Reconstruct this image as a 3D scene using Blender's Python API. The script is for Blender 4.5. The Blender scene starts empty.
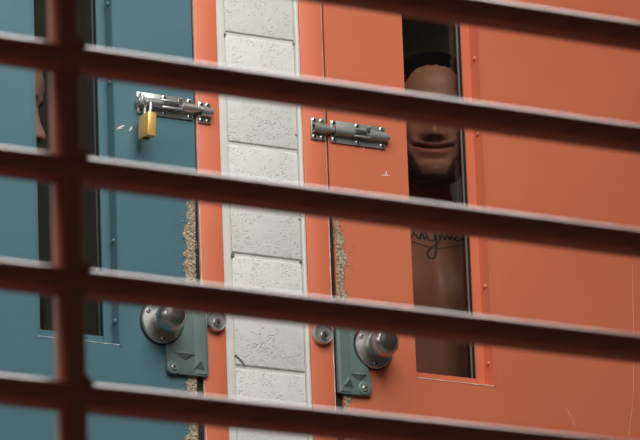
import bpy, bmesh, math, random
from mathutils import Vector, Matrix, noise
from mathutils.bvhtree import BVHTree
random.seed(7)
S = bpy.context.scene
C = S.collection
R = math.radians

# ------------------------------------------------------------------ camera, light, exposure
cam_d = bpy.data.cameras.new('camera'); cam = bpy.data.objects.new('camera', cam_d); C.objects.link(cam); S.camera = cam
YAW, PITCH, ROLL, DIST = R(30.2), R(16.3), R(-2.08), 8.62
fw = Vector((math.sin(YAW)*math.cos(PITCH), math.cos(YAW)*math.cos(PITCH), math.sin(PITCH)))
r0 = Vector((math.cos(YAW), -math.sin(YAW), 0)); u0 = r0.cross(fw)
rt = r0*math.cos(ROLL) + u0*math.sin(ROLL); up = -r0*math.sin(ROLL) + u0*math.cos(ROLL)
M = Matrix((rt, up, -fw)).transposed().to_4x4(); M.translation = Vector((0, 0, 1.45)) - fw*DIST
cam.matrix_world = M
cam_d.sensor_width = 36; cam_d.lens = 281.25; cam_d.clip_start = .1; cam_d.clip_end = 100
cam_d.dof.use_dof = True; cam_d.dof.focus_distance = DIST; cam_d.dof.aperture_fstop = 20

w = bpy.data.worlds.new('world'); S.world = w; w.use_nodes = True
w.node_tree.nodes['Background'].inputs[0].default_value = (1, .88, .72, 1)
w.node_tree.nodes['Background'].inputs[1].default_value = .040

def area_light(name, loc, target, sx, sy, power, col, spread=180):
    d = bpy.data.lights.new(name, 'AREA'); d.shape = 'RECTANGLE'; d.size = sx; d.size_y = sy
    d.energy = power; d.color = col; d.spread = R(spread)
    o = bpy.data.objects.new(name, d); C.objects.link(o); o.location = loc
    o.rotation_euler = (Vector(target)-Vector(loc)).to_track_quat('-Z', 'Y').to_euler()
    return o
area_light('overhead_light', (-.72, -2.05, 3.05), (-.72, -1.75, 0), 1.9, 2.3, 110, (1, .985, .95))
area_light('overhead_light', (-4.30, -2.35, 3.05), (-3.9, -2.2, 0), 1.9, 2.3, 84, (1, .985, .95))  # unseen light added at far left to brighten the post's side
area_light('cell_fill', (.3, 1.9, 2.66), (.3, 1.6, 0), .5, .3, 5, (1, .97, .85))  # unseen fill lights added in both cells to lift faces and background
area_light('cell_fill', (-.9, 1.9, 2.66), (-.9, 1.6, 0), .5, .3, 5, (1, .97, .85))
S.view_settings.view_transform = 'Standard'; S.view_settings.look = 'None'
S.view_settings.exposure = 0.0; S.view_settings.gamma = 1; S.view_settings.use_curve_mapping = False

# ------------------------------------------------------------------ materials
def nd(nt, typ, **kw):
    n = nt.nodes.new(typ)
    for k, v in kw.items(): setattr(n, k, v)
    return n

def mat(name, col, rough=.5, metal=0, var=.06, vscale=6, bump=0, bscale=60, bdist=.002, spec=.5, coat=0, rvar=.08, attr=None):
    m = bpy.data.materials.new(name); m.use_nodes = True; nt = m.node_tree; L = nt.links.new
    p = nt.nodes['Principled BSDF']
    tc = nd(nt, 'ShaderNodeTexCoord')
    n1 = nd(nt, 'ShaderNodeTexNoise'); n1.inputs['Scale'].default_value = vscale; n1.inputs['Detail'].default_value = 5
    L(tc.outputs['Object'], n1.inputs['Vector'])
    ramp = nd(nt, 'ShaderNodeValToRGB')
    a = [max(0, c*(1-var)) for c in col]; b = [min(1, c*(1+var)) for c in col]
    ramp.color_ramp.elements[0].position = .3; ramp.color_ramp.elements[1].position = .7
    ramp.color_ramp.elements[0].color = (*a, 1); ramp.color_ramp.elements[1].color = (*b, 1)
    L(n1.outputs['Fac'], ramp.inputs['Fac'])
    out = ramp.outputs['Color']
    if attr:                                           # skin colour per vertex: lips, stubble, brows, plus painted shade at cheeks, nostrils, mouth
        at = nd(nt, 'ShaderNodeAttribute', attribute_name=attr)
        mx = nd(nt, 'ShaderNodeMix', data_type='RGBA', blend_type='MULTIPLY'); mx.inputs[0].default_value = 1
        L(out, mx.inputs[6]); L(at.outputs['Color'], mx.inputs[7]); out = mx.outputs[2]
    L(out, p.inputs['Base Color'])
    mr = nd(nt, 'ShaderNodeMapRange'); mr.inputs['To Min'].default_value = max(.02, rough-rvar); mr.inputs['To Max'].default_value = min(1, rough+rvar)
    L(n1.outputs['Fac'], mr.inputs['Value']); L(mr.outputs['Result'], p.inputs['Roughness'])
    p.inputs['Metallic'].default_value = metal
    p.inputs['Specular IOR Level'].default_value = spec
    p.inputs['Coat Weight'].default_value = coat; p.inputs['Coat Roughness'].default_value = .12
    if bump:
        n2 = nd(nt, 'ShaderNodeTexNoise'); n2.inputs['Scale'].default_value = bscale; n2.inputs['Detail'].default_value = 4
        L(tc.outputs['Object'], n2.inputs['Vector'])
        bp = nd(nt, 'ShaderNodeBump'); bp.inputs['Strength'].default_value = bump; bp.inputs['Distance'].default_value = bdist
        L(n2.outputs['Fac'], bp.inputs['Height']); L(bp.outputs['Normal'], p.inputs['Normal'])
    return m

ORANGE = (.660, .172, .084)
M_orange = mat('orange_door_paint', ORANGE, .48, var=.05, vscale=4, bump=.10, bscale=45, bdist=.003)
M_frame = mat('orange_frame_paint', (.680, .172, .084), .5, var=.05, vscale=5, bump=.10, bscale=45, bdist=.003)
M_blue = mat('slate_blue_door_paint', (.074, .166, .202), .42, var=.06, vscale=4, bump=.10, bscale=45, bdist=.003)
M_bar = mat('grille_paint', (.50, .135, .07), .30, var=.08, vscale=9, bump=.1, bscale=120, bdist=.001, coat=.5)
M_guard = mat('grey_green_plate_paint', (.135, .190, .180), .42, var=.06, vscale=20, bump=.08, bscale=80)
M_steel = mat('brushed_steel', (.56, .55, .53), .42, 1, var=.1, vscale=30, bump=.04, bscale=200)
M_knob = mat('satin_steel_knob', (.44, .43, .41), .32, 1, var=.15, vscale=25, bump=.03, bscale=150)
M_bolt = mat('bright_steel', (.62, .62, .59), .30, .85, var=.08, vscale=40)
M_dullbolt = mat('dull_grey_green_steel', (.34, .37, .335), .38, .45, var=.1, vscale=40)
M_iron = mat('dark_strip_paint', (.045, .05, .055), .5)
M_bead = mat('worn_metal_strip', (.22, .17, .15), .5, .3)
M_gapshade = mat('dark_gap_shade', (.018, .011, .008), .8)  # near-black colour standing in for shade in the door gaps
M_drip = mat('paint_drip', (.75, .36, .25), .5)
M_brass = mat('brass', (.86, .54, .15), .38, .5, var=.06, vscale=40)
M_hole = mat('dark_hole_shade', (.02, .02, .02), .6)  # flat dark colour standing in for shade inside holes and hollow ends
M_rubber = mat('black_gasket', (.008, .008, .008), .6)
M_caulk = mat('white_painted_caulk', (.70, .705, .66), .6, var=.04, vscale=12, bump=.35, bscale=40, bdist=.004)
M_mortar = mat('painted_mortar', (.62, .62, .57), .75, var=.08, vscale=30, bump=.4, bscale=150)
M_wear = mat('bare_paint_edge', (.80, .62, .50), .6, var=.2, vscale=60)
M_wearb = mat('bare_edge_blue', (.42, .50, .52), .55, var=.3, vscale=60)
M_scr = mat('pale_scratch', (.85, .78, .72), .6)
M_floor = mat('concrete', (.14, .13, .12), .6, var=.15, vscale=2, bump=.2, bscale=30)
M_ceil = mat('grey_ceiling_paint', (.35, .35, .34), .8)
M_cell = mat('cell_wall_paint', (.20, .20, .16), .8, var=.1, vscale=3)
M_eye = mat('eye_white', (.75, .70, .66), .2)
M_iris = mat('dark_iris', (.03, .015, .008), .15)
M_ink = mat('tattoo_ink', (.055, .045, .042), .6, var=.2, vscale=200)
M_hair = mat('black_hair', (.007, .006, .006), .95, spec=.05, var=.4, vscale=120, bump=.8, bscale=300, bdist=.004)
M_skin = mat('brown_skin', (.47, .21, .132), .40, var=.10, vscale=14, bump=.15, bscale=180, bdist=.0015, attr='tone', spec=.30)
M_skin2 = mat('light_brown_skin', (.52, .27, .19), .45, var=.08, vscale=14, bump=.15, bscale=180, bdist=.0015, attr='tone')
M_cloth = mat('dark_grey_cloth', (.05, .05, .06), .9, bump=.3, bscale=400)

def block_material():
    m = mat('white_painted_block', (.715, .715, .665), .62, var=.03, vscale=8)
    nt = m.node_tree; L = nt.links.new; p = nt.nodes['Principled BSDF']
    tc = nd(nt, 'ShaderNodeTexCoord')
    v = nd(nt, 'ShaderNodeTexNoise'); v.inputs['Scale'].default_value = 270; v.inputs['Detail'].default_value = 2
    L(tc.outputs['Object'], v.inputs['Vector'])
    d = nd(nt, 'ShaderNodeTexNoise'); d.inputs['Scale'].default_value = 22; d.inputs['Detail'].default_value = 2
    L(tc.outputs['Object'], d.inputs['Vector'])
    ad = nd(nt, 'ShaderNodeMath', operation='MULTIPLY_ADD'); L(d.outputs['Fac'], ad.inputs[0]); ad.inputs[1].default_value = .38; L(v.outputs['Fac'], ad.inputs[2])
    mr = nd(nt, 'ShaderNodeMapRange'); mr.inputs['From Min'].default_value = .78; mr.inputs['From Max'].default_value = .90
    mr.inputs['To Min'].default_value = 1; mr.inputs['To Max'].default_value = 0
    L(ad.outputs[0], mr.inputs['Value'])
    f = nd(nt, 'ShaderNodeTexNoise'); f.inputs['Scale'].default_value = 70; f.inputs['Detail'].default_value = 5
    L(tc.outputs['Object'], f.inputs['Vector'])
    b1 = nd(nt, 'ShaderNodeBump'); b1.inputs['Strength'].default_value = .3; b1.inputs['Distance'].default_value = .003
    L(f.outputs['Fac'], b1.inputs['Height'])
    b2 = nd(nt, 'ShaderNodeBump'); b2.inputs['Strength'].default_value = .7; b2.inputs['Distance'].default_value = .0016
    L(mr.outputs['Result'], b2.inputs['Height']); L(b1.outputs['Normal'], b2.inputs['Normal'])
    L(b2.outputs['Normal'], p.inputs['Normal'])
    return m
M_block = block_material()

def rust_material():
    m = mat('crumbled_edge', (.42, .34, .23), .9, var=.3, vscale=90)
    nt = m.node_tree; L = nt.links.new; p = nt.nodes['Principled BSDF']
    tc = nd(nt, 'ShaderNodeTexCoord'); v = nd(nt, 'ShaderNodeTexVoronoi'); v.inputs['Scale'].default_value = 260
    L(tc.outputs['Object'], v.inputs['Vector'])
    cr = nd(nt, 'ShaderNodeValToRGB'); e = cr.color_ramp.elements
    e[0].color = (.62, .52, .38, 1); e[1].color = (.26, .19, .12, 1); e[0].position = 0; e[1].position = .8
    L(v.outputs['Distance'], cr.inputs['Fac']); L(cr.outputs['Color'], p.inputs['Base Color'])
    return m
M_crumb = rust_material()

def glass_material():
    m = bpy.data.materials.new('window_glass'); m.use_nodes = True; nt = m.node_tree; nt.nodes.clear(); L = nt.links.new
    o = nd(nt, 'ShaderNodeOutputMaterial'); t = nd(nt, 'ShaderNodeBsdfTransparent'); g = nd(nt, 'ShaderNodeBsdfGlossy')
    t.inputs[0].default_value = (.96, .955, .94, 1); g.inputs['Roughness'].default_value = .03
    fr = nd(nt, 'ShaderNodeFresnel'); fr.inputs[0].default_value = 1.45
    mx = nd(nt, 'ShaderNodeMixShader'); L(fr.outputs[0], mx.inputs[0]); L(t.outputs[0], mx.inputs[1]); L(g.outputs[0], mx.inputs[2])
    L(mx.outputs[0], o.inputs[0])
    return m
M_glass = glass_material()

# ------------------------------------------------------------------ mesh helpers
ORG = {}                                             # world origin of each root and part
class MB:
    def __init__(s): s.bm = bmesh.new()
    def _merge(s, t, mx=None):
        if mx is not None: bmesh.ops.transform(t, matrix=mx, verts=t.verts)
        bmesh.ops.recalc_face_normals(t, faces=t.faces)
        me = bpy.data.meshes.new('tmp'); t.to_mesh(me); t.free(); s.bm.from_mesh(me); bpy.data.meshes.remove(me)
    def box(s, x0, x1, y0, y1, z0, z1, bev=0, seg=2, mx=None):
        t = bmesh.new(); bmesh.ops.create_cube(t, size=1)
        for v in t.verts:
            v.co = Vector((x0+(v.co.x+.5)*(x1-x0), y0+(v.co.y+.5)*(y1-y0), z0+(v.co.z+.5)*(z1-z0)))
        if bev: bmesh.ops.bevel(t, geom=t.edges[:], offset=bev, segments=seg, profile=.5, affect='EDGES')
        s._merge(t, mx); return s
    def prism(s, poly, y0, y1, bev=0, seg=2, mx=None):  # polygon in xz, extruded along y
        t = bmesh.new(); a = [t.verts.new((x, y0, z)) for x, z in poly]; b = [t.verts.new((x, y1, z)) for x, z in poly]
        n = len(poly); f0 = t.faces.new(a); t.faces.new(b[::-1])
        for i in range(n): t.faces.new((a[i], a[(i+1) % n], b[(i+1) % n], b[i]))
        if bev: bmesh.ops.bevel(t, geom=[e for e in f0.edges], offset=bev, segments=seg, profile=.5, affect='EDGES')
        s._merge(t, mx); return s
    def hull(s, pts):
        t = bmesh.new()
        for p in pts: t.verts.new(p)
        bmesh.ops.convex_hull(t, input=t.verts); s._merge(t); return s
    def lathe(s, prof, org, axis=(0, -1, 0), seg=48, sx=1):  # prof = [(radius, height)]
        t = bmesh.new(); rings = []
        for r, h in prof:
            if r < 1e-6: rings.append([t.verts.new((0, 0, h))])
            else: rings.append([t.verts.new((r*math.cos(2*math.pi*i/seg)*sx, r*math.sin(2*math.pi*i/seg), h)) for i in range(seg)])
        for a, b in zip(rings, rings[1:]):
            for i in range(seg):
                j = (i+1) % seg
                if len(a) == 1 and len(b) == 1: continue
                if len(a) == 1: t.faces.new((a[0], b[j], b[i]))
                elif len(b) == 1: t.faces.new((a[i], a[j], b[0]))
                else: t.faces.new((a[i], a[j], b[j], b[i]))
        if len(rings[0]) > 1: t.faces.new(rings[0][::-1])
        if len(rings[-1]) > 1: t.faces.new(rings[-1])
        q = Vector(axis).to_track_quat('Z', 'Y').to_matrix().to_4x4(); q.translation = Vector(org)
        s._merge(t, q); return s
    def cyl(s, p0, p1, r, seg=24, bev=0, r2=None):
        p0, p1 = Vector(p0), Vector(p1); h = (p1-p0).length; r2 = r if r2 is None else r2
        pr = [(0, 0), (r-bev, 0), (r, bev), (r2, h-bev), (r2-bev, h), (0, h)] if bev else [(0, 0), (r, 0), (r2, h), (0, h)]
        return s.lathe(pr, p0, p1-p0, seg)
    def tube(s, pts, r, seg=12):
        pts = [Vector(p) for p in pts]; t = bmesh.new(); rings = []; n = len(pts)
        prev = None
        for i, p in enumerate(pts):
            d = (pts[min(i+1, n-1)]-pts[max(i-1, 0)]).normalized()
            if prev is None:
                a = d.orthogonal().normalized()
            else:
                a = (prev - d*prev.dot(d)).normalized()
            prev = a; b = d.cross(a); rr = r[i] if isinstance(r, (list, tuple)) else r
            rings.append([t.verts.new(p + a*math.cos(2*math.pi*k/seg)*rr + b*math.sin(2*math.pi*k/seg)*rr) for k in range(seg)])
        for a, b in zip(rings, rings[1:]):
            for k in range(seg): t.faces.new((a[k], a[(k+1) % seg], b[(k+1) % seg], b[k]))
        t.faces.new(rings[0][::-1]); t.faces.new(rings[-1])
        s._merge(t); return s
    def build(s, name, material, parent=None, smooth=35, loc=None):
        me = bpy.data.meshes.new(name); org = Vector(loc) if loc is not None else (ORG[parent.name] if parent else Vector())
        bmesh.ops.translate(s.bm, verts=s.bm.verts, vec=-org)
        s.bm.to_mesh(me); s.bm.free()
        for p in me.polygons: p.use_smooth = bool(smooth)
        if smooth: me.set_sharp_from_angle(angle=R(smooth))
        me.materials.append(material)
        o = bpy.data.objects.new(name, me); C.objects.link(o); ORG[o.name] = org
        if parent: o.parent = parent
        else: o.location = org
        return o

def tag(o, label=None, cat=None, group=None, kind=None):
    for k, v in (('label', label), ('category', cat), ('group', group), ('kind', kind)):
        if v: o[k] = v
    return o
def thing(name, loc, label, cat, group=None):
    o = bpy.data.objects.new(name, None); C.objects.link(o); o.location = loc; o.empty_display_size = .05
    ORG[o.name] = Vector(loc); return tag(o, label, cat, group)
def struct(name, mb, m, parent=None, smooth=35):
    return tag(mb.build(name, m, parent, smooth), kind='structure')

# ------------------------------------------------------------------ the setting
DT = .045                                            # door thickness
# left door leaf: x -1.16 .. -.2418 ; right door leaf: .022 .. .94 ; frames 45 mm wide ; block pier between
LX0, LX1, RX0, RX1, ZT = -1.156, -.2415, .0220, .937, 2.13
WL, WR, WZ0, WZ1 = (-.5485, -.3965), (.1812, .3385), 1.1875, 2.00
NOTCH = (.95, 1.475)

def eaten(side, z):
    """how far the door edge has crumbled away at height z"""
    return .0032+.024*min(.26, max(0, 1.40-z)) if side > 0 else .0055+.030*min(.22, max(0, 1.33-z))
def door(name, x0, x1, win, m, notch_side, wear, reveal):
    wx0, wx1 = win
    mb = MB()
    mb.box(x0, x1, 0, DT, .012, .95)                 # bottom rail with its crumbled edge
    pts = []
    for i in range(25):
        z = .95+(WZ0-.95)*i/24; k = min(1, i/3); e = x1 if notch_side > 0 else x0
        pts.append((e-notch_side*(eaten(notch_side, z)*k+.0018*noise.noise(Vector((z*60, e*9, 2)))*k), z))
    o_ = x0 if notch_side > 0 else x1
    mb.prism(pts+[(o_, WZ0), (o_, .95)], 0, DT)
    mb.box(x0, x1, 0, DT, WZ1, ZT)
    n0, n1 = NOTCH
    def stile(a, b, eat):
        if not eat: mb.box(a, b, 0, DT, WZ0, WZ1); return
        e = b if eat > 0 else a
        pts = [(e, WZ1)]
        zs = [n1-(n1-WZ0)*i/24 for i in range(25)]
        for i, z in enumerate(zs):
            k = min(1, i/3)
            pts.append((e - eat*(eaten(eat, z)*k + .0018*noise.noise(Vector((z*60, e*9, 2)))*k), z))
        o = a if eat > 0 else b
        poly = pts + [(o, WZ0), (o, WZ1)]
        mb.prism(poly, 0, DT)
    stile(x0, wx0, notch_side if notch_side < 0 else 0)
    stile(wx1, x1, notch_side if notch_side > 0 else 0)
    o = struct(name, mb, m, smooth=20)
    return o

door1 = door('door_1', LX0, LX1, WL, M_blue, 1, M_wearb, .025)
door2 = door('door_2', RX0, RX1, WR, M_orange, -1, M_wear, .030)

def vision_window(dr, win, depth, m, wear, edge_m, bead_m):
    a, b = win; z0, z1 = WZ0, WZ1; fl = .0165
    # recessed glazing stop: four flanges
    mb = MB()
    mb.box(b-fl, b, depth, depth+.003, z0, z1); mb.box(a, a+fl, depth, depth+.003, z0, z1)
    mb.box(a+fl, b-fl-.0006, depth+.0004, depth+.003, z0, z0+.0185); mb.box(a+fl, b-fl-.0006, depth+.0004, depth+.003, z1-.0185, z1)
    fr = mb.build('glazing_stop', m, dr)
    mb = MB(); y0, y1 = depth+.0035, depth+.0145
    g = .006
    mb.box(b-fl, b-.004, y0, y1, z0, z1); mb.box(a+.004, a+fl, y0, y1, z0, z1)
    mb.build('gasket', M_rubber, dr)
    MB().box(a+.006, b-.006, depth+.0150, depth+.0190, z0+.004, z1-.004).build('glass_pane', M_glass, dr)
    mb = MB()
    mb.box(b-.0190, b-.0160, depth+.0115, depth+.0140, z0+.002, z1-.002); mb.box(a+.0160, a+.0190, depth+.0115, depth+.0140, z0+.002, z1-.002)
    tag(mb.build('glazing_bead', bead_m, dr), 'thin metal strip edging the glass')
    mb = MB(); mb.box(b-.0120, b, depth+.0195, depth+.028, z0, z1); mb.box(a, a+.0120, depth+.0195, depth+.028, z0, z1)
    mb.build('inner_stop', M_rubber, dr)
    # thin raised lip round the opening
    mb = MB(); t = .0026
    mb.box(b+.0008, b+.0008+t, -.0012, .002, z0-t, z1+t); mb.box(a-t, a, -.0004, .002, z0-t, z1+t)
    tag(mb.build('opening_lip', m, dr))
    mb = MB()
    n = 26
    for i in range(n):                                # chipped paint along the lower edge
        x0_ = a + (b-a)*i/n; x1_ = a + (b-a)*(i+1)/n
        hh = .0002 + .0016*abs(noise.noise(Vector((i*.7, a*10, 0))))
        mb.box(x0_, x1_, -.0007, .002, z0-.0004-hh, z0+.0003)
    tag(mb.build('chipped_edge', wear, dr), 'chipped pale paint on the lower window edge')
    for zz in (1.231, 1.371, 1.511, 1.6515, 1.792, 1.932):
        s = MB().lathe([(0, -.001), (.0046, -.001), (.0046, .0012), (.0034, .0030), (0, .0036)], (b, depth*.5, zz), (-1, 0, 0), 20)
        s.build('stop_screw', edge_m, dr)
vision_window(door1, WL, .0235, M_blue, M_wearb, M_blue, M_iron)
vision_window(door2, WR, .030, M_orange, M_wear, M_orange, M_bead)

def crumbling(dr, x_edge, sgn, z0, z1, width, seed):
    """worn-off door edge: rough crumbs of filler; sgn = direction from the edge into the door"""
    t = bmesh.new(); nx, nz = 12, int((z1-z0)/.0016); g = {}
    for j in range(nz+1):
        z = z0+(z1-z0)*j/nz
        wd = width*(.66+.55*noise.noise(Vector((z*22, seed, 0)))+.25*noise.noise(Vector((z*90, seed, 3))))
        wd *= min(1, (z1-z)/.05+.25)
        for i in range(nx+1):
            f = i/nx
            x = x_edge + sgn*(wd*f+eaten(-sgn, z)) + .0006*noise.noise(Vector((f*9, z*500, seed)))
            q = Vector((x*420, seed*3.1, z*420))
            h = .0012 + .0032*max(0, noise.noise(q)+.25)*(1-f**2) + .0012*noise.noise(q*2.3)
            if f > .85: h *= (1-f)/.15
            y = -h*(.7+.6*noise.noise(Vector((x*130, seed, z*130))))
            if i == 0: y = .004
            if i == nx: y = .0006
            g[i, j] = t.verts.new((x, y, z))
    for j in range(nz):
        for i in range(nx): t.faces.new((g[i, j], g[i+1, j], g[i+1, j+1], g[i, j+1]))
    mb = MB(); mb._merge(t)
    rnd = random.Random(seed)
    for k in range(int((z1-z0)*900)):                # loose grains beyond the patch
        z = rnd.uniform(z0, z1-.01); f = rnd.random()**1.6*1.5; x = x_edge+sgn*(width*f+eaten(-sgn, z))
        r = rnd.uniform(.0006, .0016)*(1 if f < .9 else .5)
        tt = bmesh.new(); bmesh.ops.create_icosphere(tt, subdivisions=1, radius=r)
        mb._merge(tt, Matrix.Translation((x, -.0008 if f > .8 else -.003*rnd.random(), z)))
    o = mb.build('worn_edge', M_crumb, dr, smooth=0)
    return tag(o, 'crumbling sandy edge where the paint has worn off')
crumbling(door1, LX1, -1, .99, 1.472, .0310, 3)
crumbling(door2, RX0, 1, .99, 1.458, .0290, 11)
def recess(dr, side, e):
    zs = [NOTCH[0]+(NOTCH[1]-NOTCH[0])*i/40 for i in range(41)]
    poly = [(e-side*(eaten(side, z)*min(1, i/4, (40-i)/4)+.0012), z) for i, z in enumerate(zs)] + [(e, NOTCH[1]), (e, NOTCH[0])]
    MB().prism(poly, .0035, .030).build('edge_shade_strip', M_gapshade, dr)  # dark strip painting the shade behind the crumbled edge
recess(door1, 1, LX1); recess(door2, -1, RX0)
def scratches(dr, segs, m):
    mb = MB()
    for (x0, z0), (x1, z1), wd in segs:
        p0, p1 = Vector((x0, 0, z0)), Vector((x1, 0, z1)); d = (p1-p0).normalized(); n = Vector((-d.z, 0, d.x))*wd/2
        mb.prism([(q.x, q.z) for q in (p0+n*.3, p0-n*.3, (p0+p1)/2-n, p1-n*.4, p1+n*.4, (p0+p1)/2+n)], -.0003, .001)
    return tag(mb.build('scratch', m, dr), 'pale scratches in the paint')
scratches(door1, [((-.3905, 1.5672), (-.376, 1.5745), .0022), ((-.3675, 1.565), (-.3615, 1.5745), .0022), ((-.393, 1.565), (-.38, 1.569), .001)], M_scr)
scratches(door2, [((.1265, 1.546), (.144, 1.5475), .0016), ((.1365, 1.547), (.138, 1.556), .0013), ((.134, 1.553), (.1365, 1.547), .0008),
                  ((.0925, 1.588), (.0935, 1.593), .0014), ], M_scr)
scratches(door2, [((.497, 1.142), (.502, 1.128), .0020), ((.484, 1.165), (.499, 1.140), .001), ((.6412, 1.44), (.6360, 1.30), .0014), ((.6360, 1.30), (.6275, 1.19), .0013), ((.6275, 1.19), (.6130, 1.12), .0013)], M_drip)

# door frames (steel jambs and head), each one piece
def frame(name, x0, x1, nearside):
    """x0..x1 = door leaf incl. gaps; 45 mm faces"""
    fw_ = .0450; mb = MB()
    for s, e in ((-1, x0), (1, x1)):
        a, b = (e-fw_, e) if s < 0 else (e, e+fw_)
        mb.box(a, b, -.001, .13, 0, ZT+.05, .0016, 2)
        q0, q1 = (e-.01, e+.013) if s < 0 else (e-.013, e+.01)
        mb.box(q0, q1, DT+.004, .10, 0, ZT+.004)     # door stop
    mb.box(x0-fw_, x1+fw_, -.001, .13, ZT+.004, ZT+.05, .0016, 2)
    o = struct(name, mb, M_frame)
    e = x1 if nearside > 0 else x0
    mb = MB(); n = 90
    for i in range(n):                               # worn arris towards the door
        z0 = .95+.95*i/n; z1 = .95+.95*(i+1)/n
        wv = .0007+.0014*max(0, noise.noise(Vector((i*.45, nearside*4, 1)))+.15)
        if z0 > 1.50: wv *= .25
        a, b = (e-.0002, e+wv) if nearside > 0 else (e-wv, e+.0002)
        mb.box(a, b, -.0013, .003, z0, z1)
    tag(mb.build('worn_arris', M_wear, o), 'pale worn paint along the jamb edge')
    return o
trim1 = frame('trim_1', LX0-.004, -.2370, 1)
trim2 = frame('trim_2', .0172, RX1+.004, -1)

added_door_leaf = struct('added_door', MB().box(-4.900, -4.000, 0, DT, .012, ZT, .002), M_orange)  # unseen orange door and trim, added to turn the post's reflection orange
frame('added_door_trim', -4.904, -3.996, 1)
MB().box(LX1+.0003, -.2368, .0055, .032, .02, ZT).build('gap_shade_strip', M_gapshade, trim1)  # dark strips added in both door gaps to paint their shade
MB().box(.0170, RX0-.0003, .0055, .032, .02, ZT).build('gap_shade_strip', M_gapshade, trim2)
# block wall: pier between the frames plus wall on both sides and above
def courses(mb, x0, x1, z0, z1, joint=(), y=.005):
    zs = [z0]; k = 1.1703-.198*8
    while k < z1:
        if z0 < k < z1: zs.append(k)
        k += .1984
    zs.append(z1)
    for a, b in zip(zs, zs[1:]):
        xs = [x0]
        off = .2 if round((a-.1)/.1984) % 2 else 0
        if x1-x0 > .5:
            k = math.floor(x0/.4)*.4+off
            while k < x1:
                if k > x0+.02 and k < x1-.02: xs.append(k)
                k += .4
        xs.append(x1)
        for c, d in zip(xs, xs[1:]):
            mb.box(c+.0008, d-.0008, y, y+.15, a+.0030, b-.0030, .0030, 3)
mb = MB()
courses(mb, -.1735, -.0352, 0, 3.1)
courses(mb, -6.5, -4.952, 0, 3.1); courses(mb, -3.946, LX0-.052, 0, 3.1); courses(mb, -4.952, -3.946, ZT+.052, 3.1); courses(mb, RX1+.052, 3.4, 0, 3.1)
courses(mb, LX0-.052, -.1920, ZT+.052, 3.1); courses(mb, -.0280, RX1+.052, ZT+.052, 3.1)
wall = struct('wall_back', mb, M_block, smooth=60)
mb = MB()
def pipe_joint(x0, x1): mb.box(x0, x1, .0078, .14, 0, 3.1)
for x0, x1 in ((-.1750, -.0362), (-6.5, -4.95), (-3.948, LX0-.05), (RX1+.05, 3.4)): pipe_joint(x0, x1)
mb.box(-4.95, -3.948, .0095, .14, ZT+.055, 3.1); mb.box(LX0-.05, -.192, .0095, .14, ZT+.055, 3.1); mb.box(-.028, RX1+.05, .0095, .14, ZT+.055, 3.1)
mb.build('mortar', M_mortar, wall)
mb = MB()
for (x0, x1, yy) in ((-.1915, -.1762, .0035), (-.0350, -.0285, .0015)):     # hand-laid caulk strips beside the frames
    n = 60; t = bmesh.new(); prev = None
    for i in range(n+1):
        z = .6+1.7*i/n
        wob = .0011*noise.noise(Vector((z*14, x0*20, 0)))
        row = [t.verts.new((x0-.0006, yy+.006, z)), t.verts.new((x0+wob*.4, yy, z)), t.verts.new(((x0+x1)/2, yy-.0012, z)), t.verts.new((x1+wob, yy, z)), t.verts.new((x1+.0006+wob, yy+.012, z))]
        if prev:
            for k in range(4): t.faces.new((prev[k], prev[k+1], row[k+1], row[k]))
        prev = row
    mb._merge(t)
tag(mb.build('caulk_strip', M_caulk, wall), 'smooth white caulk beside the door frame')
mb = MB()
# chips at the block corners and joint ends
for x, z, r in ((-.0375, 1.7665, .0028), (-.0385, 1.3725, .0030), (-.0372, 1.470, .0018), (-.1738, 1.7655, .0030), (-.172, 1.3690, .0045), (-.038, 1.448, .0022), (-.0385, 1.600, .002)):
    mb.lathe([(0, 0), (r, 0), (r*.6, .0006), (0, .0008)], (x, .0049, z), (0, -1, 0), 9)
for i in range(9):
    f = i/8
    mb.box(-.1735+.016*f, -.1705+.016*f, .0046, .0062, 1.1905-.014*f, 1.1935-.014*f+.002*(i % 2))
tag(mb.build('chip', mat('dark_chip', (.16, .15, .12), .9), wall), 'small dark chips at the block joints')

# cells behind the doors, walkway, hall
mb = MB()
for x0, x1 in ((-1.75, -.17), (-.04, 1.55)):
    pass
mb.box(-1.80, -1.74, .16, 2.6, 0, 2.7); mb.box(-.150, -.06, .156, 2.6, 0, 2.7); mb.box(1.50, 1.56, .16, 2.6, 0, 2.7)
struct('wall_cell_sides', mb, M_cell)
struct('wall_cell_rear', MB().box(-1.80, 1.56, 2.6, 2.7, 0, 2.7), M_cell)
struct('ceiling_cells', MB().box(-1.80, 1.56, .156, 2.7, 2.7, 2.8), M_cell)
struct('floor_cells', MB().box(-6.5, 3.4, -1.25, 2.7, -.25, 0), M_floor)
struct('floor', MB().box(-6.5, 3.4, -9, 3, -2.5, -2.4), M_floor)
mb = MB()
sx0, sx1, sy0, sy1 = -1.7, .3, -3.25, -.85
for a, b, c, d in ((-6.5, -5.3, -9, .156), (-3.3, sx0, -9, .156), (-5.3, -3.3, -9, -3.55), (-5.3, -3.3, -1.15, .156), (sx1, 3.4, -9, .156), (sx0, sx1, -9, sy0), (sx0, sx1, sy1, .156)): mb.box(a, b, c, d, 3.1, 3.25)
struct('ceiling', mb, M_ceil)

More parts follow.
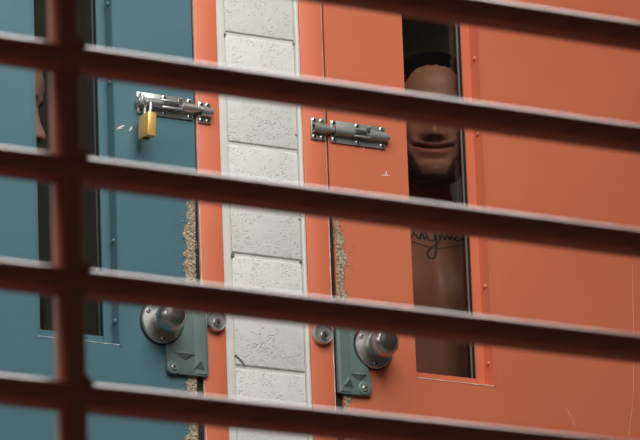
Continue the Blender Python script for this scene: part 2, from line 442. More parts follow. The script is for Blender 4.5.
# ------------------------------------------------------------------ grille in front
gy, gs, gr = -3.5, .0252, .0092
BARZ = [.0812+.1003*k for k in range(-6, 9)]
XL, XR = -3.02, -1.22
VX = -2.2864
gx0 = VX-.62
grille = thing('security_grille', (VX, gy, -2.4), 'orange painted steel bar grille in the foreground, level rails crossed by one post', 'grille')
def rrect(hw, r, n=5):
    pts = []
    for cx, cy, a0 in ((hw-r, hw-r, 0), (-hw+r, hw-r, 90), (-hw+r, -hw+r, 180), (hw-r, -hw+r, 270)):
        for i in range(n+1):
            a = R(a0+90*i/n); pts.append((cx+r*math.cos(a), cy+r*math.sin(a)))
    return pts
def tube_bar(p0, p1, name):
    t = bmesh.new(); pr = rrect(gs/2+(-.0004 if name == 'post' else 0), gr); A, B = Vector(p0), Vector(p1)
    vert = abs(B.z-A.z) > abs(B.x-A.x)
    f = (lambda P, a, b: P+Vector((a, b, 0))) if vert else (lambda P, a, b: P+Vector((0, a, b)))
    ra = [t.verts.new(f(A, a, b)) for a, b in pr]; rb = [t.verts.new(f(B, a, b)) for a, b in pr]; n = len(pr)
    for i in range(n): t.faces.new((ra[i], ra[(i+1) % n], rb[(i+1) % n], rb[i]))
    t.faces.new(ra[::-1]); t.faces.new(rb)
    mb = MB(); mb._merge(t); return mb
for x in (VX-.62, VX, VX+.62*1.02):
    mb = tube_bar((x, gy, -2.4), (x, gy, 3.1), 'post')
    if x == VX:
        rf = .0075                                    # weld fillets in the upper corners of each crossing
        for z in BARZ:
            for sx in (1,):
                cx, cz = x+sx*(gs/2), z+gs/2
                for ins in (0, .0025, .005):
                    q = rf-ins
                    if q < .002: continue
                    poly = [(cx-sx*.003, cz-.003), (cx+sx*q, cz-.003)]
                    for i in range(9):
                        a = R(270-90*i/8) if sx > 0 else R(270+90*i/8)
                        poly.append((cx+sx*q+q*math.cos(a), cz+q+q*math.sin(a)))
                    poly.append((cx-sx*.003, cz+q))
                    hd = gs/2-.0060+ins*.9
                    mb.prism(poly, gy-hd, gy+hd)
    mb.build('post', M_bar, grille, smooth=50)
for z in BARZ:
    tube_bar((VX-.62, gy, z), (VX+.6324, gy, z), 'rail').build('rail', M_bar, grille, smooth=50)

# ------------------------------------------------------------------ hardware
def screw_hole(t, m, x, y, z, r=.0050):
    mb_rim, mb_hole = MB(), MB()
    mb_rim.lathe([(0, 0), (r, 0), (r, .0008), (r*.66, .0016), (r*.56, .0010), (0, .0010)], (x, y, z), (0, -1, 0), 20)
    mb_hole.lathe([(0, 0), (r*.56, 0), (r*.56, .0014), (0, .0014)], (x, y, z), (0, -1, 0), 12)
    sc = mb_rim.build('screw', m, t); mb_hole.build('screw_recess', M_hole, sc)

def knob(x, z, label):
    t = thing('door_knob', (x, 0, z), label, 'door knob', 'round steel door knobs')
    MB().lathe([(0, 0), (.0385, 0), (.0395, .0015), (.0395, .003), (0, .003)], (x, 0, z), seg=64).build('rubber_ring', M_rubber, t)
    MB().lathe([(0, .002), (.0372, .002), (.0382, .0035), (.0380, .0055), (.0364, .0075), (.029, .0086), (.0170, .0092), (.0160, .011), (0, .011)], (x, 0, z), seg=72).build('rose', M_steel, t)
    prof = [(0, .009), (.0125, .009), (.0118, .0125), (.0135, .0145), (.0185, .0170), (.0230, .0220), (.0256, .0290), (.0263, .0360), (.0255, .0430), (.0230, .0495), (.0192, .0545), (.0178, .0554), (.0170, .0551), (.009, .0566), (0, .0570)]
    # smooth the profile (Catmull-Rom)
    pr = []
    for i in range(len(prof)-1):
        p = [prof[max(0, i-1)], prof[i], prof[i+1], prof[min(len(prof)-1, i+2)]]
        for k in range(4):
            u = k/4
            f = lambda a, b, c, d: .5*((2*b)+(-a+c)*u+(2*a-5*b+4*c-d)*u*u+(-a+3*b-3*c+d)*u**3)
            pr.append((max(0, f(*[q[0] for q in p])), f(*[q[1] for q in p])))
    pr.append(prof[-1]); pr[0] = prof[0]
    MB().lathe(pr, (x, 0, z), seg=64).build('knob', M_knob, t)
    for a in (149, 270, 29):
        sx, sz = x+.0306*math.cos(R(a)), z+.0306*math.sin(R(a)); s0 = MB(); h = MB()
        s0.lathe([(0, .0080), (.0042, .0080), (.0042, .0102), (.0034, .0108), (.0020, .0108), (.0018, .0098), (0, .0098)], (sx, 0, sz), seg=20)
        so = s0.build('screw', M_steel, t)
        h.lathe([(0, .0098), (.0020, .0098), (.0020, .0109), (0, .0109)], (sx, 0, sz), seg=6); h.build('socket', M_hole, so)
    return t
knob(-.3172, 1.2342, 'round steel door knob on the slate blue door')
knob(.0955, 1.2315, 'round steel door knob on the orange door')

def lock(x, z, label):
    t = thing('lock_cylinder', (x, 0, z), label, 'lock', 'key lock cylinders')
    MB().lathe([(0, 0), (.0200, 0), (.0196, .003), (.0184, .010), (.0178, .0112), (.0166, .0112), (.0157, .0100), (.0152, .0085), (0, .0085)], (x, 0, z), seg=48).build('collar', M_steel, t)
    MB().lathe([(0, .0080), (.0150, .0080), (.0148, .0092), (0, .0092)], (x, 0, z), seg=48).build('face', mat('dull_steel', (.36, .38, .38), .45, .7), t)
    p = MB().lathe([(0, .009), (.0076, .009), (.0076, .0112), (.0066, .0122), (0, .0122)], (x+.0006, 0, z-.0042), seg=32).build('plug', M_knob, t)
    mb = MB(); mb.box(x-.0002, x+.0022, -.0126, -.0115, z-.0085, z-.0005); mb.lathe([(0, .0115), (.0018, .0115), (.0018, .0126), (0, .0126)], (x+.001, 0, z-.0045), seg=12)
    mb.build('keyhole', M_hole, p)
lock(-.2140, 1.2465, 'round key lock in the orange jamb of the slate blue door')
lock(-.0058, 1.2452, 'round key lock in the orange jamb of the orange door')

def rounded(poly, rad):
    out = []; n = len(poly)
    for i in range(n):
        p, a, b = Vector(poly[i]), Vector(poly[i-1]), Vector(poly[(i+1) % n]); r = rad[i]
        if r <= 0: out.append(tuple(p)); continue
        u, v = (a-p).normalized(), (b-p).normalized()
        for k in range(6):
            s = k/5; q = (p+u*r)*(1-s)**2 + p*2*s*(1-s) + (p+v*r)*s*s; out.append(tuple(q))
    return out
def guard(xe, s, kx, kz, zb, foot, sd, sz, wa, label):
    """xe = plate edge over the jamb, s = direction into the door"""
    X = lambda d: xe+s*d
    t = thing('latch_guard', (xe, 0, 1.146), label, 'latch guard', 'latch guard plates')
    zt = 1.276
    # outline: straight jamb edge, foot towards the knob, arc round the rose, narrow top
    arc = []
    Rr = .0425
    for k in range(17):
        a = R(-100+ (k/16)*140)
        px, pz = -Rr*math.cos(a), Rr*math.sin(a)
        arc.append((kx + (px if s < 0 else px), kz+pz))
    # arc faces the jamb; keep only the side toward the jamb
    arc = []
    for k in range(19):
        a = R(-112+k*(150/18))
        arc.append((kx - s*Rr*math.cos(a), kz+Rr*math.sin(a)))
    arc = [p for p in arc if s*(p[0]-xe) < foot and p[1] > zb+.030]
    arc = [p for p in arc if p[1] < zt]
    poly = [(X(foot), zb), (X(foot), zb+.026)] + arc + [(arc[-1][0], zt), (X(0), zt), (X(0), zb)]
    rad = [.0085, .006] + [0]*len(arc) + [0, .004, .005]
    poly = rounded(poly, rad)
    MB().prism(poly, -.0075, -.0040 if False else -.001, .0016, 3).build('plate', M_guard, t, smooth=50)
    # raised pressed panel towards the jamb
    pp = [(X(.0010), zb+.0025), (X(.030), zb+.0025), (X(.030), zt-.002), (X(.0010), zt-.002)]
    mb = MB(); mb.hull([(X(.0008), -.0070, zb+.0012), (X(.0008), -.0070, zt), (X(.0050), -.0092, zb+.004), (X(.0050), -.0092, zt), (X(.022), -.0086, zb+.004), (X(.022), -.0086, zt), (X(.0265), -.0072, zb+.0012), (X(.0265), -.0072, zt)])
    mb.build('pressed_panel', M_guard, t, smooth=20)
    mb = MB()
    a0, a1 = X(wa[0]), X(wa[1])
    mb.hull([(a0, -.0070, zb+.0366), (a1, -.0070, zb+.0378), ((a0+a1)/2, -.0135, zb+.0356), ((a0+a1)/2, -.0070, zb+.0235), ((a0+a1)/2, -.0075, zb+.0398), ((a0+a1)/2-s*.008, -.0126, zb+.0354), ((a0+a1)/2+s*.008, -.0126, zb+.0356)])
    mb.build('stiffener', M_guard, t, smooth=0)
    mb = MB()
    mb.hull([(X(.0070), -.0090, zb+.0095), (X(.0300), -.0070, zb+.0095), (X(.0180), -.0085, zb+.0295), (X(.0185), -.0160, zb+.0245)])
    mb.build('stiffener', M_guard, t, smooth=0)
    sx = X(sd)
    w_ = MB().lathe([(0, .0070), (.0122, .0070), (.0122, .0082), (.0104, .0096), (0, .0098)], (sx, 0, sz), seg=32).build('washer', M_guard, t)
    s_ = MB().lathe([(0, .0090), (.0056, .0090), (.0056, .0112), (.0042, .0126), (.0024, .0126), (.0022, .0116), (0, .0116)], (sx, 0, sz), seg=24).build('screw', M_bolt, t)
    MB().lathe([(0, .0116), (.0021, .0116), (.0021, .0122), (0, .0122)], (sx, 0, sz), seg=6).build('socket', M_hole, s_)
guard(-.2318, -1, -.3180, 1.2365, 1.1460, .0790, .0668, 1.1562, (.0220, .0675), 'grey green steel latch guard screwed to the slate blue door')
guard(.0205, 1, .0955, 1.2330, 1.1430, .0662, .0512, 1.1552, (.0225, .0590), 'grey green steel latch guard screwed to the orange door')

def bolt(xa, xb, z0, z1, s, m, end, slot, label):
    """xa..xb = plate, rod runs towards s, barrel housing raised over it"""
    zc = (z0+z1)/2
    t = thing('barrel_bolt', ((xa+xb)/2, 0, z0), label, 'barrel bolt', 'barrel bolts')
    MB().box(xa, xb, -.0035, 0, z0, z1, .0012, 2).build('base_plate', m, t)
    mb = MB(); rB = .0078; yb = -.0092
    lo, hi = (min(slot), max(slot))
    # housing in two sleeves with the slot between them, the half barrel stands on the plate
    for a, b in ((xa+.004, lo), (hi, xb-.001)):
        mb.cyl((a, yb, zc), (b, yb, zc), rB, 28, .0008)
        mb.box(a, b, yb+.001, -.002, zc-rB-.0015, zc+rB+.0015, .0012)
    for dz in (rB-.0016, -rB+.0016):
        mb.box(lo-.002, hi+.002, yb-.0052, -.003, zc+dz-.0016, zc+dz+.0016, .0006)
    mb.build('barrel', m, t)
    p0, p1 = end
    MB().cyl((p0, yb, zc), (p1, yb, zc), .0052, 24, .0010).build('rod', m, t)
    hx = hi-.006 if s < 0 else lo+.004
    hx = slot[1]-.005*(1 if slot[1] > slot[0] else -1)
    MB().lathe([(0, 0), (.0034, 0), (.0034, .010), (.0042, .011), (.0046, .0145), (.0035, .0165), (0, .017)], (hx, yb, zc), (0, -.72, .69), 20).build('handle', m, t)
    for fx in (.06, .49, .94):
        for zz in (z1-.0055, z0+.0055):
            screw_hole(t, M_bolt, xa+(xb-xa)*fx, -.0033, zz)
    e = min(xa+.004, xb)
    if s < 0:
        MB().lathe([(.0054, 0), (.0072, 0), (.0072, .0006), (.0054, .0006), (.0054, 0)], (xa+.0040, yb, zc), (-1, 0, 0), 24).build('bore_shade', M_hole, t)  # dark ring painting the shade in the sleeve's hollow end
        MB().cyl((min(p0, p1)-.0006, yb, zc), (min(p0, p1), yb, zc), .0050, 20).build('rod_end_shade', M_hole, t)  # dark disc painting the shaded hollow at the rod's tip
    MB().box(min(slot)+.002, max(slot)-.006, yb-.0056, yb-.0046, zc-.0026, zc+.0026, .0004).build('slot', M_hole, t)  # dark strip on the rod painting the shade inside the slot
    return t, yb, zc
def keeper(xa, xb, z0, z1, m, label, open_end):
    zc = (z0+z1)/2; t = thing('bolt_keeper', ((xa+xb)/2, 0, z0), label, 'bolt keeper', 'bolt keepers on the jambs')
    MB().box(xa, xb, -.0045, -.001, z0, z1, .0012).build('base_plate', m, t)
    t2 = bmesh.new(); n = 18; yb = -.0092; ro, ri = .0082, .0061; rows = []
    prof = [(0, zc-ro, -.003)]
    outer = [(yb-ro*math.sin(R(180*i/n)) if 1 else 0, zc-ro*math.cos(R(180*i/n))) for i in range(n+1)]
    inner = [(yb-ri*math.sin(R(180*i/n)), zc-ri*math.cos(R(180*i/n))) for i in range(n+1)]
    sec = [(-.003, zc-ro)] + outer + [(-.003, zc+ro), (-.003, zc+ri)] + inner[::-1] + [(-.003, zc-ri)]
    a = [t2.verts.new((xa+.002, y, z)) for y, z in sec]; b = [t2.verts.new((xb-.002, y, z)) for y, z in sec]; k = len(sec)
    for i in range(k): t2.faces.new((a[i], a[(i+1) % k], b[(i+1) % k], b[i]))
    # ring-shaped ends as quads
    h = k//2
    for vs in (a, b):
        for i in range(h-1):
            t2.faces.new((vs[i], vs[i+1], vs[k-2-i], vs[k-1-i]))
    mb = MB(); mb._merge(t2); mb.build('loop', m, t)
    for fx in (.24, .76):
        for zz in (z1-.0052, z0+.0052): screw_hole(t, M_bolt, xa+(xb-xa)*fx, -.0043, zz, .0048)
bolt1, yb, zc1 = bolt(-.3530, -.2448, 1.5985, 1.6368, 1, M_bolt, (-.357, -.2085), (-.309, -.272), 'bright steel barrel bolt shot across the gap on the slate blue door')
keeper(-.2352, -.2105, 1.5955, 1.6335, M_bolt, 'bright steel bolt keeper on the orange jamb of the slate blue door', 1)
bolt2, yb, zc2 = bolt(.0258, .1358, 1.5930, 1.6335, -1, M_dullbolt, (.1410, -.0090), (.068, .098), 'dull grey barrel bolt on the orange door')
keeper(-.0138, .0154, 1.5935, 1.6332, M_dullbolt, 'dull grey bolt keeper on the orange jamb of the orange door', 1)
# stand-out lug at the tail of the left bolt that takes the padlock
mb = MB(); mb.cyl((-.3560, yb, zc1), (-.3440, yb, zc1), .0086, 28, .001); mb.box(-.3515, -.3455, -.0185, -.002, zc1-.0075, zc1+.0125, .0015)
lug = mb.build('padlock_lug', M_bolt, bolt1)
MB().cyl((-.3564, yb, zc1), (-.3558, yb, zc1), .0060, 20).build('bore_shade', M_hole, lug)

# padlock hanging from the bolt, wide side square to the door
px, pz = -.3497, 1.5672
pad = thing('padlock', (px, -.030, pz-.0215), 'brass padlock hanging from the bolt on the slate blue door', 'padlock')
rot = Matrix.Translation((px, -.030, pz)) @ Matrix.Rotation(R(4), 4, 'Y') @ Matrix.Rotation(R(1), 4, 'Z') @ Matrix.Translation((-px, .030, -pz))
MB().box(px-.0080, px+.0080, -.0485, -.0145, pz-.0215, pz+.0205, .0014, 2, mx=rot).build('body', M_brass, pad)
pts = []
for i in range(25):
    a = math.pi*i/24; pts.append((px, -.0315-.0095*math.cos(a), pz+.034+.0095*math.sin(a)))
pts = [(px, -.041, pz+.018)] + pts + [(px, -.022, pz+.018)]
pts = [rot @ Vector(p) for p in pts]
MB().tube(pts, .0031, 14).build('shackle', M_bolt, pad)
kb = MB(); kb.lathe([(0, 0), (.0062, 0), (.0062, .0008), (0, .0008)], rot @ Vector((px, -.0315, pz-.0214)), rot.to_3x3() @ Vector((0, 0, -1)), 20)
plug = kb.build('plug', mat('dark_brass', (.10, .07, .03), .4, .8), pad)
MB().box(px-.0007, px+.0007, -.0355, -.0275, pz-.0227, pz-.0220, mx=rot).build('keyway', M_hole, plug)

# ------------------------------------------------------------------ people
def interp(tab, z):
    if z <= tab[0][0]: return tab[0][1:]
    for a, b in zip(tab, tab[1:]):
        if z <= b[0]:
            u = (z-a[0])/(b[0]-a[0]); i = tab.index(a)
            p = tab[max(0, i-1)]; q = tab[min(len(tab)-1, i+2)]
            res = []
            for k in range(1, len(a)):
                m0 = (b[k]-p[k])/max(1e-6, b[0]-p[0])*(b[0]-a[0]); m1 = (q[k]-a[k])/max(1e-6, q[0]-a[0])*(b[0]-a[0])
                res.append((2*u**3-3*u**2+1)*a[k]+(u**3-2*u**2+u)*m0+(-2*u**3+3*u**2)*b[k]+(u**3-u**2)*m1)
            return res
    return tab[-1][1:]
HEAD = [(-.120, .016, -.080, -.058), (-.117, .027, -.088, -.040), (-.110, .037, -.0915, -.015), (-.098, .047, -.093, .010), (-.080, .0555, -.091, .040), (-.055, .0625, -.088, .066),
        (-.030, .067, -.086, .083), (0, .071, -.085, .093), (.030, .0745, -.090, .098), (.055, .0735, -.0895, .097), (.080, .0650, -.079, .089),
        (.100, .0495, -.058, .072), (.110, .0345, -.039, .053), (.1150, .020, -.020, .031), (.1165, .004, -.001, .009)]
def g2(x, z, cx, cz, sx, sz): return math.exp(-((x-cx)/sx)**2/2-((z-cz)/sz)**2/2)
def sstep(a, b, x):
    t = min(1, max(0, (x-a)/(b-a))); return t*t*(3-2*t)
def face_disp(x, z, smile):
    d = 0; ax = abs(x)
    # nose: ridge, tip, wings, sharp underside
    cut = sstep(-.0545, -.0480, z)
    d += .0145*math.exp(-(x/.0085)**2/2)*sstep(.020, -.034, z)*cut + .0040*math.exp(-(x/.0075)**2/2)*sstep(.03, .0, z)*cut
    d += .0080*g2(x, z, 0, -.0410, .0098, .0088)*cut
    d += .0100*(g2(ax, z, .0145, -.0445, .0058, .0068))*cut
    d -= .0035*g2(ax, z, .0075, -.0502, .0035, .0022)
    d -= .0105*g2(ax, z, .031, .001, .0130, .0090)
    d += .0050*g2(ax, z, .026, .021, .016, .0065)
    d += .0060*g2(ax, z, .043, -.030, .014, .013)
    mz = -.0662+smile*(x/.03)**2*.0072
    wv = max(0, 1-(ax/.040)**2)
    d += .0062*math.exp(-((z-mz-.0052)/.0038)**2/2)*wv + .0090*math.exp(-((z-mz+.0072)/.0054)**2/2)*max(0, 1-(ax/.033)**2)
    d -= .0075*math.exp(-((z-mz)/.0021)**2/2)*max(0, 1-(ax/.040)**4)
    d -= .0030*g2(ax, z, .0405, mz+.0, .004, .005)
    d += .0022*math.exp(-(x/.024)**2/2-((z+.059)/.007)**2/2)
    lx = .020+(-.043-z)*.80
    d -= .0022*math.exp(-((ax-lx)/.0030)**2/2)*sstep(-.078, -.066, z)*sstep(-.040, -.048, z)
    d -= .0035*g2(x, z, 0, -.0860, .016, .0045)
    d += .0065*g2(x, z, 0, -.1035, .015, .0095)
    return d
def face_tone(x, y, z, smile, beard):
    ax = abs(x); t = [1, 1, 1]
    if y > -.03: return t
    mz = -.0662+smile*(x/.03)**2*.0072
    lip = max(math.exp(-((z-mz-.0045)/.0036)**4)*sstep(.034, .029, ax), 0)
    lo = math.exp(-((z-mz+.0064)/.0046)**4)*sstep(.033, .026, ax)
    t = [1-.40*lip+.22*lo, 1-.52*lip-.15*lo, 1-.38*lip+.05*lo]
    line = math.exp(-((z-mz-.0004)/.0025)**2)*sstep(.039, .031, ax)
    t = [c*(1-.85*line) for c in t]  # painted shade in the gap between the lips
    nos = g2(ax, z, .0075, -.0502, .0034, .0018)
    t = [c*(1-.8*nos) for c in t]  # painted shade inside the nostrils
    br = math.exp(-((z-.0195-.003*math.sin(ax*70))/.0036)**4)*(sstep(.008, .013, ax)*sstep(.052, .044, ax))
    t = [c*(1-.65*br) for c in t]
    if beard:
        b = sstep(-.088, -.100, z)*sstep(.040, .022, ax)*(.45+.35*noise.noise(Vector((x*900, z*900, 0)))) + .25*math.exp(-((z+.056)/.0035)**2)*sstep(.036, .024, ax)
        hw = .040-.52*max(0, -.066-z) if z < -.066 else .040+.25*(z+.070)   # clean-shaven width; beard along the jaw, run up the cheeks as painted shade
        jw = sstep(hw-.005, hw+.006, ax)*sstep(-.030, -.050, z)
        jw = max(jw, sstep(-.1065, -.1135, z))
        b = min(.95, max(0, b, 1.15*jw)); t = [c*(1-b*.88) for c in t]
    return t
def head_mesh(smile=1, beard=True):
    t = bmesh.new(); col = t.verts.layers.float_color.new('tone'); rows = []
    zs = []; z = -.120
    while z < .1160:
        zs.append(z); z += .0016 if -.115 < z < .03 else .0026
    zs.append(.1165)
    NA = 150
    for z in zs:
        W, yf, yb = interp(HEAD, z); cy = (yf+yb)/2; hd = (yb-yf)/2; row = []
        for i in range(NA):
            u = i/NA; a = 2*math.pi*u
            a = a - .42*math.sin(a)                     # denser at the front (a = 0)
            e = 2/2.25
            sx_, cx_ = math.sin(a), math.cos(a)
            x = W*math.copysign(abs(sx_)**e, sx_); y = cy-hd*math.copysign(abs(cx_)**e, cx_)
            if cx_ > 0:
                y -= face_disp(x, z, smile)*sstep(0, .35, cx_)
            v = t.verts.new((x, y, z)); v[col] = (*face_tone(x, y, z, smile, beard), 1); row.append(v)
        rows.append(row)
    for a, b in zip(rows, rows[1:]):
        for i in range(NA): t.faces.new((a[i], a[(i+1) % NA], b[(i+1) % NA], b[i]))
    t.faces.new(rows[0][::-1]); t.faces.new(rows[-1])
    for s in (-1, 1):                                   # ears
        ear = bmesh.new(); bmesh.ops.create_uvsphere(ear, u_segments=24, v_segments=16, radius=1)
        for v in ear.verts:
            x, y, z = v.co; rr = math.hypot(y, z)
            dish = -.35*math.exp(-(rr/.55)**2) if x*s > 0 else 0
            v.co = Vector((s*(.073+.010*(x*s+dish)+.010*max(0, y)), .014+.017*y*(1.0 if z > 0 else .75)+.004*z, -.012+.031*z))
        me = bpy.data.meshes.new('t'); ear.to_mesh(me); ear.free()
        n0 = len(t.verts); t.from_mesh(me); bpy.data.meshes.remove(me); t.verts.ensure_lookup_table()
        for v in t.verts[n0:]: v[col] = (1, 1, 1, 1)
    bmesh.ops.recalc_face_normals(t, faces=t.faces)
    return t
def hair_mesh():
    t = bmesh.new(); rows = []; NA = 110; nz = 60
    for j in range(nz+1):
        row = []
        for i in range(NA):
            a = 2*math.pi*i/NA; fr = math.cos(a)
            zl = .0790 - .034*sstep(.995, .74, fr) - .065*sstep(.62, .25, fr) - .055*sstep(-.1, -.6, fr) + .0035*noise.noise(Vector((a*9, 0, 0))) + .0018*noise.noise(Vector((a*40, 1, 0)))
            z = zl+(.1164-zl)*(1-(1-j/nz)**1.6)
            W, yf, yb = interp(HEAD, z); cy = (yf+yb)/2; hd = (yb-yf)/2; e = 2/2.25
            sx_, cx_ = math.sin(a), math.cos(a)
            x = W*math.copysign(abs(sx_)**e, sx_); y = cy-hd*math.copysign(abs(cx_)**e, cx_)
            n = Vector((x, y-.003, max(0, z-.02)*1.1)).normalized()
            th = .0005+.0046*sstep(0, .12, j/nz)+.0010*noise.noise(Vector((x, y, z))*350)
            row.append(t.verts.new(Vector((x, y, z))+n*th))
        rows.append(row)
    for a, b in zip(rows, rows[1:]):
        for i in range(NA): t.faces.new((a[i], a[(i+1) % NA], b[(i+1) % NA], b[i]))
    t.faces.new(rows[-1]); return t

TORSO = [(.80, .06, -.06, .07), (.84, .145, -.085, .105), (.92, .165, -.100, .120), (1.00, .152, -.100, .100), (1.08, .143, -.098, .088), (1.18, .150, -.104, .092), (1.27, .162, -.114, .102), (1.335, .172, -.119, .110),
         (1.39, .180, -.108, .112), (1.43, .180, -.088, .106), (1.462, .150, -.064, .094), (1.485, .098, -.050, .082), (1.505, .068, -.050, .070), (1.535, .058, -.055, .062), (1.60, .056, -.052, .062), (1.64, .050, -.03, .06)]
def body_mesh(pose):
    mb = MB(); t = bmesh.new(); rows = []; NA = 72; nz = 110
    for j in range(nz+1):
        z = .80+(1.64-.80)*j/nz; W, yf, yb = interp(TORSO, z); cy = (yf+yb)/2; hd = (yb-yf)/2; row = []
        for i in range(NA):
            a = 2*math.pi*i/NA; sx_, cx_ = math.sin(a), math.cos(a); e = 2/2.5
            x = W*math.copysign(abs(sx_)**e, sx_); y = cy-hd*math.copysign(abs(cx_)**e, cx_)
            if cx_ > 0:
                ax = abs(x)
                d = .013*g2(ax, z, .075, 1.325, .045, .042) - .0075*math.exp(-(x/.012)**2/2)*sstep(1.22, 1.29, z)*sstep(1.44, 1.40, z)
                d += .0075*math.exp(-((z-1.455-.10*(ax-.05)*.5)/.007)**2/2)*sstep(.018, .035, ax)*sstep(.16, .12, ax)
                d -= .0065*g2(x, z, 0, 1.463, .012, .010)
                d -= .004*math.exp(-(x/.010)**2/2)*sstep(.98, 1.05, z)*sstep(1.25, 1.20, z)
                d += .006*math.exp(-((ax-.022-.22*(z-1.47))/.008)**2/2)*sstep(1.465, 1.48, z)*sstep(1.60, 1.56, z)
                y -= d*sstep(0, .3, cx_)
            row.append(t.verts.new((x, y, z)))
        rows.append(row)
    for a, b in zip(rows, rows[1:]):
        for i in range(NA): t.faces.new((a[i], a[(i+1) % NA], b[(i+1) % NA], b[i]))
    t.faces.new(rows[0][::-1]); t.faces.new(rows[-1]); mb._merge(t)
    for s in (-1, 1):
        sh = Vector((s*.168, .012, 1.415)); el = Vector((s*.222, .045, 1.135)); wr = Vector((s*.228, -.010, .890))
        L = lambda p, q, u: p.lerp(q, u)
        mb.tube([Vector((s*.10, .015, 1.43)), sh, L(sh, el, .18), L(sh, el, .5), L(sh, el, .85), el, L(el, wr, .2), L(el, wr, .6), L(el, wr, .92), wr, wr+Vector((0, -.004, -.03))],
                [.058, .062, .058, .050, .043, .041, .044, .037, .029, .028, .026], 20)
        pal = wr+Vector((0, -.008, -.055))
        q = bmesh.new(); bmesh.ops.create_uvsphere(q, u_segments=20, v_segments=14, radius=1)
        mb._merge(q, Matrix.Translation(pal) @ Matrix.Diagonal((.016, .040, .055, 1)))
        for k, (oy, ln) in enumerate(((-.030, .070), (-.010, .080), (.011, .074), (.029, .058))):
            b0 = pal+Vector((0, oy, -.030)); b1 = b0+Vector((-s*.002, oy*.15, -ln*.45)); b2 = b1+Vector((-s*.010, 0, -ln*.32)); b3 = b2+Vector((-s*.012, 0, -ln*.22))
            mb.tube([b0, b1, b2, b3], [.0095, .0088, .0080, .0068], 12)
        b0 = wr+Vector((0, -.022, -.028)); mb.tube([b0, b0+Vector((-s*.010, -.028, -.030)), b0+Vector((-s*.016, -.034, -.058)), b0+Vector((-s*.020, -.034, -.078))], [.013, .0115, .010, .0085], 12)
        hp = Vector((s*.088, .008, .90)); kn = Vector((s*.098, -.008, .49)); an = Vector((s*.100, .028, .085))
        mb.tube([hp, L(hp, kn, .25), L(hp, kn, .6), L(hp, kn, .9), kn, L(kn, an, .15), L(kn, an, .35), L(kn, an, .7), an, an+Vector((0, 0, -.05))],
                [.085, .086, .070, .058, .056, .054, .057, .044, .036, .036], 24)
        mb.tube([Vector((s*.10, .070, .036)), Vector((s*.10, .03, .045)), Vector((s*.102, -.05, .040)), Vector((s*.106, -.12, .028)), Vector((s*.107, -.165, .022))], [.030, .038, .036, .030, .018], 18)
    return mb.bm

def voxelise(bm, size):
    me = bpy.data.meshes.new('tmp_body'); bm.to_mesh(me); bm.free()
    o = bpy.data.objects.new('tmp_body', me); C.objects.link(o)
    m = o.modifiers.new('r', 'REMESH'); m.mode = 'VOXEL'; m.voxel_size = size
    sm = o.modifiers.new('s', 'SMOOTH'); sm.factor = .5; sm.iterations = 5
    dg = bpy.context.evaluated_depsgraph_get(); out = bpy.data.meshes.new_from_object(o.evaluated_get(dg))
    bpy.data.objects.remove(o); bpy.data.meshes.remove(me); return out

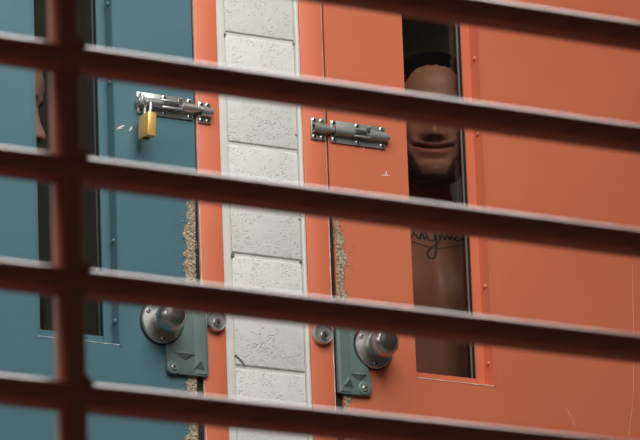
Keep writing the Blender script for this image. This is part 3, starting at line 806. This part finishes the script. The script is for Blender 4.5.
def person(loc, yaw, head_yaw, head_pitch, head_roll, scale, skin, label, beard, smile, tattoo, shirt, head_shift=(0, 0, 0), lean=0):
    """loc = feet; local body faces -Y; head turned separately"""
    root = thing('person', loc, label, 'person', None)
    BM = Matrix.Rotation(yaw, 4, 'Z') @ Matrix.Rotation(lean, 4, 'X') @ Matrix.Diagonal((scale, scale, scale, 1))
    HM = Matrix.Translation(BM @ Vector((head_shift[0], -.020+head_shift[1], 1.655+head_shift[2]))) @ Matrix.Rotation(head_yaw, 4, 'Z') @ Matrix.Rotation(head_pitch, 4, 'X') @ Matrix.Rotation(head_roll, 4, 'Y') @ Matrix.Diagonal((scale*1.03, scale*1.03, scale*1.03, 1))
    me = voxelise(body_mesh(0), .0075)
    b = bmesh.new(); b.from_mesh(me); bpy.data.meshes.remove(me); col = b.verts.layers.float_color.new('tone')
    for v in b.verts: v[col] = (1, 1, 1, 1)
    bmesh.ops.transform(b, matrix=BM, verts=b.verts)
    body_tree = BVHTree.FromBMesh(b)
    bare = b.copy()
    h = head_mesh(smile, beard); bmesh.ops.transform(h, matrix=HM, verts=h.verts)
    hm = bpy.data.meshes.new('t'); h.to_mesh(hm); h.free(); b.from_mesh(hm); bpy.data.meshes.remove(hm)
    bm2 = bpy.data.meshes.new('body'); b.to_mesh(bm2); b.free()
    for p in bm2.polygons: p.use_smooth = True
    bm2.materials.append(skin)
    o = bpy.data.objects.new('body', bm2); C.objects.link(o); o.parent = root; ORG[o.name] = Vector(loc)
    def child(bmm, name, m, par=o, mx=None, smooth=True):
        if mx is not None: bmesh.ops.transform(bmm, matrix=mx, verts=bmm.verts)
        bmesh.ops.recalc_face_normals(bmm, faces=bmm.faces)
        q = bpy.data.meshes.new(name); bmm.to_mesh(q); bmm.free()
        for p in q.polygons: p.use_smooth = smooth
        q.materials.append(m); c = bpy.data.objects.new(name, q); C.objects.link(c); c.parent = par; return c
    child(hair_mesh(), 'hair', M_hair, root, HM)
    for s in (-1, 1):
        e = bmesh.new(); bmesh.ops.create_uvsphere(e, u_segments=24, v_segments=16, radius=.0118)
        ec = Matrix.Translation((s*.031, -.0682, .001))
        eye = child(e, 'eye', M_eye, root, HM @ ec)
        e = bmesh.new(); bmesh.ops.create_uvsphere(e, u_segments=20, v_segments=12, radius=.0076)
        child(e, 'iris', M_iris, eye, HM @ ec @ Matrix.Translation((0, -.0047, -.0004)))
        lid = bmesh.new(); lc = lid.verts.layers.float_color.new('tone'); bmesh.ops.create_uvsphere(lid, u_segments=96, v_segments=72, radius=.0130)
        bmesh.ops.delete(lid, geom=[v for v in lid.verts if v.co.y < 0 and abs(v.co.x) < .0110 and -.0040*(1-(v.co.x/.0112)**2) < v.co.z < .0013*(1-(v.co.x/.0112)**2)], context='VERTS')
        for v in lid.verts: v[lc] = (.9, .85, .85, 1)
        child(lid, 'eyelid', skin, root, HM @ ec)
    # trousers (and shirt): offset copies of the body surface
    def garment(name, z0, z1, off, m, maxr=9):
        g = bare.copy(); inv = BM.inverted(); bmesh.ops.recalc_face_normals(g, faces=g.faces)
        for v in g.verts: v.normal_update()
        kill = []
        for v in g.verts:
            q = inv @ v.co
            if not (z0 < q.z < z1) or (abs(q.x) > maxr and q.z < 1.2) or (name == 'trousers' and abs(q.x) > .19): kill.append(v)
        nor = {v: v.normal.copy() for v in g.verts}
        for v in g.verts: v.co += nor[v]*off
        bmesh.ops.delete(g, geom=kill, context='VERTS')
        return child(g, name, m, root)
    garment('trousers', .07, 1.00, .008, M_cloth)
    if shirt: garment('shirt', .94, 1.47, .009, M_cloth, .60)
    bare.free()
    if tattoo:
        t = bmesh.new(); inv = BM.inverted()
        def stroke(pts, wd):
            P = []
            for i in range(len(pts)-1):
                a = pts[max(0, i-1)]; b_ = pts[i]; c = pts[i+1]; d = pts[min(len(pts)-1, i+2)]
                for k in range(6):
                    u = k/6; f = lambda q: .5*((2*b_[q])+(-a[q]+c[q])*u+(2*a[q]-5*b_[q]+4*c[q]-d[q])*u*u+(-a[q]+3*b_[q]-3*c[q]+d[q])*u**3)
                    P.append(Vector((f(0), f(1))))
            P.append(Vector(pts[-1])); prev = None
            for i, p in enumerate(P):
                dr = (P[min(i+1, len(P)-1)]-P[max(0, i-1)]); dr = dr.normalized() if dr.length > 1e-9 else Vector((1, 0)); n = Vector((-dr.y, dr.x))*wd*.5*(.55+.45*abs(dr.y))
                ring = []
                for q in (p-n, p+n):
                    o_ = BM @ Vector((q.x, -.5, q.y)); dd = (BM.to_3x3() @ Vector((0, 1, 0))).normalized()
                    hit = body_tree.ray_cast(o_, dd)
                    if hit[0] is None: ring = None; break
                    ring.append(t.verts.new(hit[0]-dd*.0005))
                if ring and prev: t.faces.new((prev[0], prev[1], ring[1], ring[0]))
                prev = ring
        for pts, wd in tattoo: stroke(pts, wd)
        tag(child(t, 'tattoo', M_ink, root), 'dark cursive tattoo across the upper chest')
    return root

zt0 = 1.419
TAT = []
def letter(x, pts, s=.021, wd=.0036): TAT.append(([(x+a*s, zt0+b*s) for a, b in pts], wd))
letter(-.078, [(0, .1), (.3, .9), (.55, .2), (.9, .8), (1.0, .1), (1.3, .5)])
letter(-.052, [(0, .2), (.35, .95), (.1, .55), (.45, .05), (.9, .5), (1.0, .8)])
letter(-.030, [(0, .6), (.3, .1), (.65, .8), (.75, .1), (1.1, .5)])
letter(-.010, [(0, .9), (.1, .1), (.6, .05), (.75, .9), (.70, -.4), (.35, -1.55), (-.15, -1.50), (-.05, -.95), (.9, -.1), (1.1, .5)], .022, .0038)
letter(.014, [(0, .1), (.2, .8), (.35, .1), (.6, .8), (.75, .1), (1.0, .5)])
letter(.034, [(0, .3), (.3, .9), (.5, .5), (.15, .1), (.75, .15), (1, .5)])
letter(.054, [(0, .0), (.25, 1.1), (.4, .1), (.65, .7), (.9, .1), (1.3, .5)])
TAT.append(([(-.085, zt0-.005), (-.060, zt0-.003), (-.035, zt0-.006), (-.012, zt0-.013), (.012, zt0-.015), (.040, zt0-.011), (.070, zt0-.001), (.088, zt0+.006)], .0028))

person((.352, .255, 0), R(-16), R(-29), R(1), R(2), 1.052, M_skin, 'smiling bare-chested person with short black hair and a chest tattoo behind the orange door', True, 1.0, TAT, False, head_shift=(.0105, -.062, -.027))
person((-.5975, .2215, 0), R(30), R(46), R(12), 0, .972, M_skin2, 'person in profile peering out at the edge of the slate blue door window', False, .2, None, True, head_shift=(0, -.060, .021))
